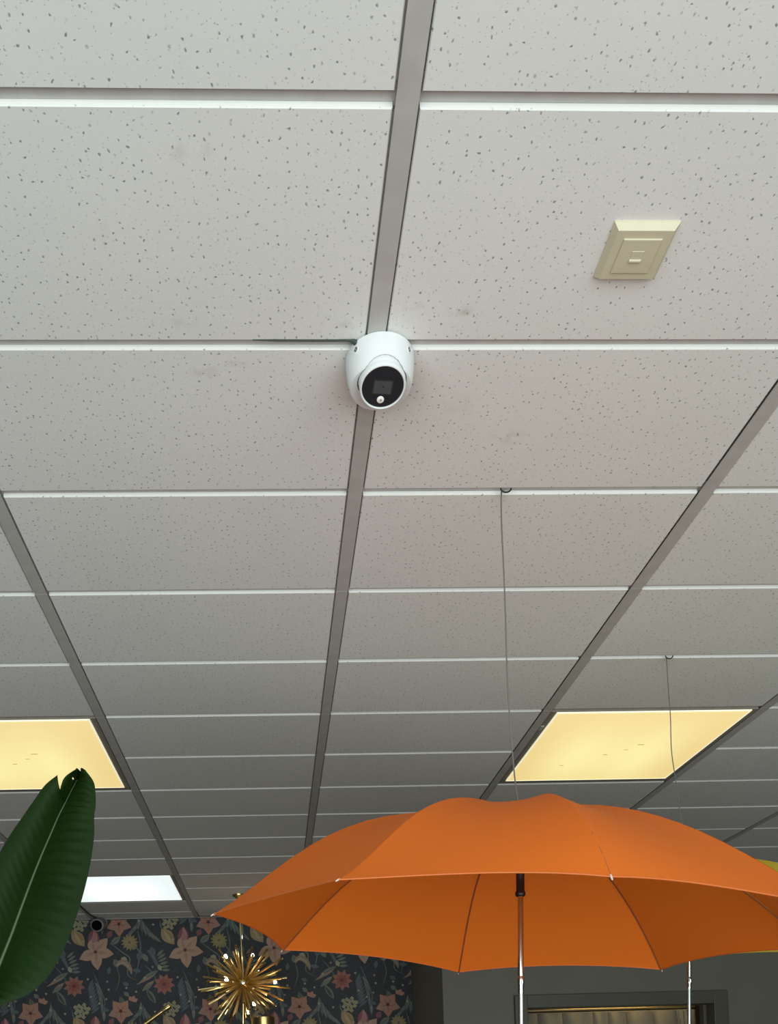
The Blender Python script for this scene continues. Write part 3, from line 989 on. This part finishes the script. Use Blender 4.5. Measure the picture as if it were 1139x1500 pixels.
class Pen:
    def __init__(self):
        self.k = 0
        self.shapes = []

    def poly(self, pts, color):
        self.shapes.append((pts, color))

    def petal(self, cx, cy, ang, ln, w, color, r0=0.0, point=1.0):
        a = math.radians(ang)
        ux, uy = math.cos(a), math.sin(a)
        vx, vy = -uy, ux
        pts = []
        N = 7
        for sgn in (1, -1):
            rng = range(N + 1) if sgn == 1 else range(N - 1, 0, -1)
            for i in rng:
                t = i / N
                wd = w * math.sin(math.pi * t ** point) * (1 if 0 < t < 1 else 0)
                r = r0 + ln * t
                pts.append((cx + ux * r + sgn * vx * wd, cy + uy * r + sgn * vy * wd))
        self.poly(pts, color)

    def disc(self, cx, cy, r, color, n=8):
        self.poly([(cx + r * math.cos(2 * math.pi * i / n), cy + r * math.sin(2 * math.pi * i / n)) for i in range(n)], color)

    def stroke(self, pts, w, color):
        p = spline([Vector((x, y, 0)) for x, y in pts], 5)
        L, Rr = [], []
        for i in range(len(p)):
            t = (p[min(i + 1, len(p) - 1)] - p[max(i - 1, 0)]).normalized()
            n = Vector((-t.y, t.x, 0))
            ww = w * math.sin(math.pi * (0.12 + 0.83 * i / (len(p) - 1)))
            L.append(p[i] + n * ww)
            Rr.append(p[i] - n * ww)
        for i in range(len(p) - 1):
            self.poly([(L[i].x, L[i].y), (L[i + 1].x, L[i + 1].y), (Rr[i + 1].x, Rr[i + 1].y), (Rr[i].x, Rr[i].y)], color)

    def leaf(self, cx, cy, ang, ln, w, color, vein=None):
        self.petal(cx, cy, ang, ln, w, color)
        if vein:
            a = math.radians(ang)
            self.stroke([(cx, cy), (cx + math.cos(a) * ln * 0.5, cy + math.sin(a) * ln * 0.5), (cx + math.cos(a) * ln * 0.95, cy + math.sin(a) * ln * 0.95)], w * 0.14, vein)


# inks (albedo)
PEACH, PEACH2, ROSE, RED, CORE = (.44, .285, .22), (.36, .215, .165), (.31, .135, .11), (.27, .09, .075), (.10, .03, .03)
SAGE, SLATE, MOSS, OLIVE = (.16, .175, .15), (.10, .125, .14), (.13, .14, .085), (.27, .235, .10)
CREAM, BLUSH, MAUVE, SAND = (.33, .31, .21), (.29, .20, .165), (.22, .09, .10), (.33, .245, .14)
pen = Pen()
# y grows downward here, as in the print's drawing; origin = heart of the big peach lily
for pts, w, c in (([(22, -12), (40, 2), (50, 12), (46, 34), (60, 44)], 0.9, SAGE), ([(-60, 20), (-48, 34), (-40, 50)], 0.9, SLATE), ([(62, -30), (66, -8), (62, 20), (56, 40)], 0.8, SAGE),
                  ([(-4, 30), (4, 50), (12, 74), (8, 96)], 1.0, SLATE), ([(30, 20), (34, 40), (28, 60)], 0.8, MOSS), ([(50, -13), (62, -2), (66, 10)], .8, SAGE), ([(-24, -20), (-34, -34), (-36, -44)], .8, SAGE)):
    pen.stroke(pts, w, c)
for k in range(9):      # feathery fronds
    pen.leaf(-2 + k * 1.6, 44 + k * 5.2, 60 + k * 4, 22 - k * 0.6, 2.3, SLATE if k % 2 else SAGE)
    pen.leaf(-4 + k * 1.2, 40 + k * 5.0, 118 + k * 3, 18, 2.0, SLATE)
for k in range(7):
    pen.leaf(-66 + k * 2.2, 74 + k * 4.5, 95 - k * 9, 24, 2.2, SLATE if k % 2 else SAGE)
for k in range(6):
    pen.leaf(-44 + k * 1.2, 6 + k * 4.2, 210 + k * 6, 15, 2.0, SLATE)
    pen.leaf(-42 + k * 1.2, 8 + k * 4.2, 320 + k * 8, 14, 2.0, SAGE)
for k in range(6):
    pen.leaf(66 - k * 2.5, -46 + k * 4.0, 118 + k * 5, 19, 2.4, SLATE if k % 2 else SAGE)
for (x, y, a, l, w, c) in ((22, -10, -38, 19, 4.6, SAGE), (46, 14, 205, 10, 4.0, CREAM), (32, 24, 250, 14, 4.4, SAGE), (64, 46, -32, 32, 4.2, SAGE), (58, 50, -28, 30, 1.8, BLUSH),
                           (34, 66, 70, 20, 4.2, MOSS), (40, 60, 40, 10, 3.2, SAGE), (48, 50, 200, 10, 3, SLATE), (-58, 56, 58, 26, 4.4, SAGE), (-57, 59, 58, 20, 2.2, (.07, .06, .06)), (60, -12, 120, 12, 4, SAGE),
                           (62, 14, -70, 14, 5, SLATE), (-16, 88, -60, 9, 3, SAGE), (10, 84, 20, 9, 2.6, SLATE), (-50, -6, 75, 16, 4.6, SLATE), (-62, 4, 60, 14, 4, SAGE), (18, 34, 280, 12, 3, SLATE), (-36, 30, 250, 10, 3.2, CREAM),
                           (-46, 44, 140, 24, 3.4, BLUSH), (-64, 58, 330, 18, 3.2, SAGE), (66, 30, 190, 14, 3.0, SLATE)):
    pen.leaf(x, y, a, l, w, c, (.09, .10, .09) if w > 4 else None)
# curled pale pod
pen.stroke([(30, 22), (36, 16), (44, 18), (50, 26), (52, 34)], 4.2, BLUSH)
pen.stroke([(31, 21), (38, 16.5), (45, 20), (51, 28)], 1.3, CREAM)
# big peach lily
for a, l in ((-108, 23), (-48, 27), (8, 27), (84, 27), (156, 26)):
    pen.petal(0, 0, a, l, 8.2, PEACH, 0, 0.85)
    pen.petal(0, 0, a, l * 0.55, 2.6, PEACH2, 1)
    pen.petal(0, 0, a, l * 0.9, 0.5, PEACH2, 1)
pen.disc(0, 0, 3.4, ROSE)
pen.disc(0, 0, 2.0, CORE)
# red star flower
for k in range(9):
    pen.petal(-32, 50, k * 40 + 8, 16, 4.2, ROSE, 0, 0.8)
for k in range(9):
    pen.petal(-32, 50, k * 40 + 28, 10, 2.4, RED, 0, 0.8)
pen.disc(-32, 50, 3.0, (.18, .05, .05))
# pink five-petal flower and its bud
for k in range(5):
    pen.petal(35, 88, k * 72 - 55, 19, 7.6, PEACH2 if k % 2 else (.41, .20, .15), 0, 0.62)
for k in range(5):
    pen.petal(35, 88, k * 72 - 55, 10, 1.0, ROSE)
pen.disc(35, 88, 2.6, CORE)
for a in (-120, -70, -20):
    pen.petal(52, 74, a, 9, 3.0, (.40, .22, .17))
pen.petal(24, 98, 120, 12, 4.2, MAUVE)
# olive chrysanthemum
for k in range(13):
    pen.petal(50, -13, k * 27.7, 13, 2.6, OLIVE, 0, 0.7)
for k in range(8):
    pen.petal(50, -13, k * 45 + 10, 7, 1.7, SAND, 0, 0.7)
pen.disc(50, -13, 2.2, MOSS)
# cream cluster
rnd = random.Random(2)
for k in range(15):
    a, r_ = k * 2.4, 3.0 * math.sqrt(k)
    x, y = -22 + r_ * math.cos(a), 86 + r_ * math.sin(a)
    for q in range(4):
        pen.disc(x + 1.6 * math.cos(q * 1.57), y + 1.6 * math.sin(q * 1.57), 1.5, CREAM, 6)
    pen.disc(x, y, 0.9, OLIVE, 6)
# yellow tulip bud
pen.petal(-34, -32, 52, 30, 8.6, SAND, 0, 0.9)
pen.petal(-33, -30, 38, 24, 3.0, (.30, .20, .09))
pen.petal(-31, -31, 62, 24, 2.4, (.42, .32, .18))
# pink bud at the repeat's foot
for a, c in ((70, MAUVE), (92, (.34, .13, .15)), (112, (.24, .08, .10)), (80, (.42, .2, .2))):
    pen.petal(-2, 94, a, 22, 3.2, c)
pen.petal(0, -14, -105, 12, 3.4, (.36, .20, .19))
# berries
for x, y in ((16, 44), (18, 56), (-12, 40), (58, 60), (10, 92), (-46, 90), (64, 84), (-60, 40), (44, 54), (-18, -16), (28, -34), (36, -30), (-48, 24), (14, 70), (4, 76), (-8, 66)):
    pen.disc(x, y, 1.7, CREAM if (x + y) % 3 else BLUSH, 7)

# lay the repeat over the wall between x range; heart of a lily stands at (-1.049, YB, 2.407)
HX, HZ = -1.052, EYE + 0.8115
RX, RZ = 0.53, 0.52
xlo, xhi, zlo, zhi = XL, XG - 0.004, 0.0, ZC - 0.004


def clip(pts, axis, lim, keep_less):
    out = []
    n = len(pts)
    for i in range(n):
        a, b = pts[i], pts[(i + 1) % n]
        ia = (a[axis] <= lim) == keep_less
        ib = (b[axis] <= lim) == keep_less
        if ia:
            out.append(a)
        if ia != ib:
            t = (lim - a[axis]) / (b[axis] - a[axis])
            out.append((a[0] + t * (b[0] - a[0]), a[1] + t * (b[1] - a[1])))
    return out


for ix in range(-4, 5):
    for iz in range(-2, 6):
        for si, (pts, color) in enumerate(pen.shapes):
            P = [(HX + ix * RX + x * U, HZ - iz * RZ - y * U) for x, y in pts]
            if min(p[0] for p in P) < xlo or max(p[1] for p in P) < zlo:
                continue
            if min(p[0] for p in P) > xhi or min(p[1] for p in P) > zhi:
                continue
            if max(p[0] for p in P) > xhi:
                P = clip(P, 0, xhi, True)
            if len(P) > 2 and max(p[1] for p in P) > zhi:
                P = clip(P, 1, zhi, True)
            if len(P) < 3:
                continue
            dpt = YB - 0.0003 - 0.000003 * si
            try:
                f = PRINT.faces.new([PRINT.verts.new((x, dpt, z)) for x, z in P])
            except ValueError:
                continue
            for lp in f.loops:
                lp[cl] = (*color, 1.0)
M_PRINT = mat('wallpaper_ink', (1, 1, 1), 0.75)
n_, l_, b_ = nodes(M_PRINT)
vc = n_.new('ShaderNodeVertexColor')
vc.layer_name = 'ink'
l_.new(vc.outputs['Color'], b_.inputs['Base Color'])
pr = obj('floral_print', PRINT, M_PRINT, wall_back)
pr['kind'] = 'stuff'
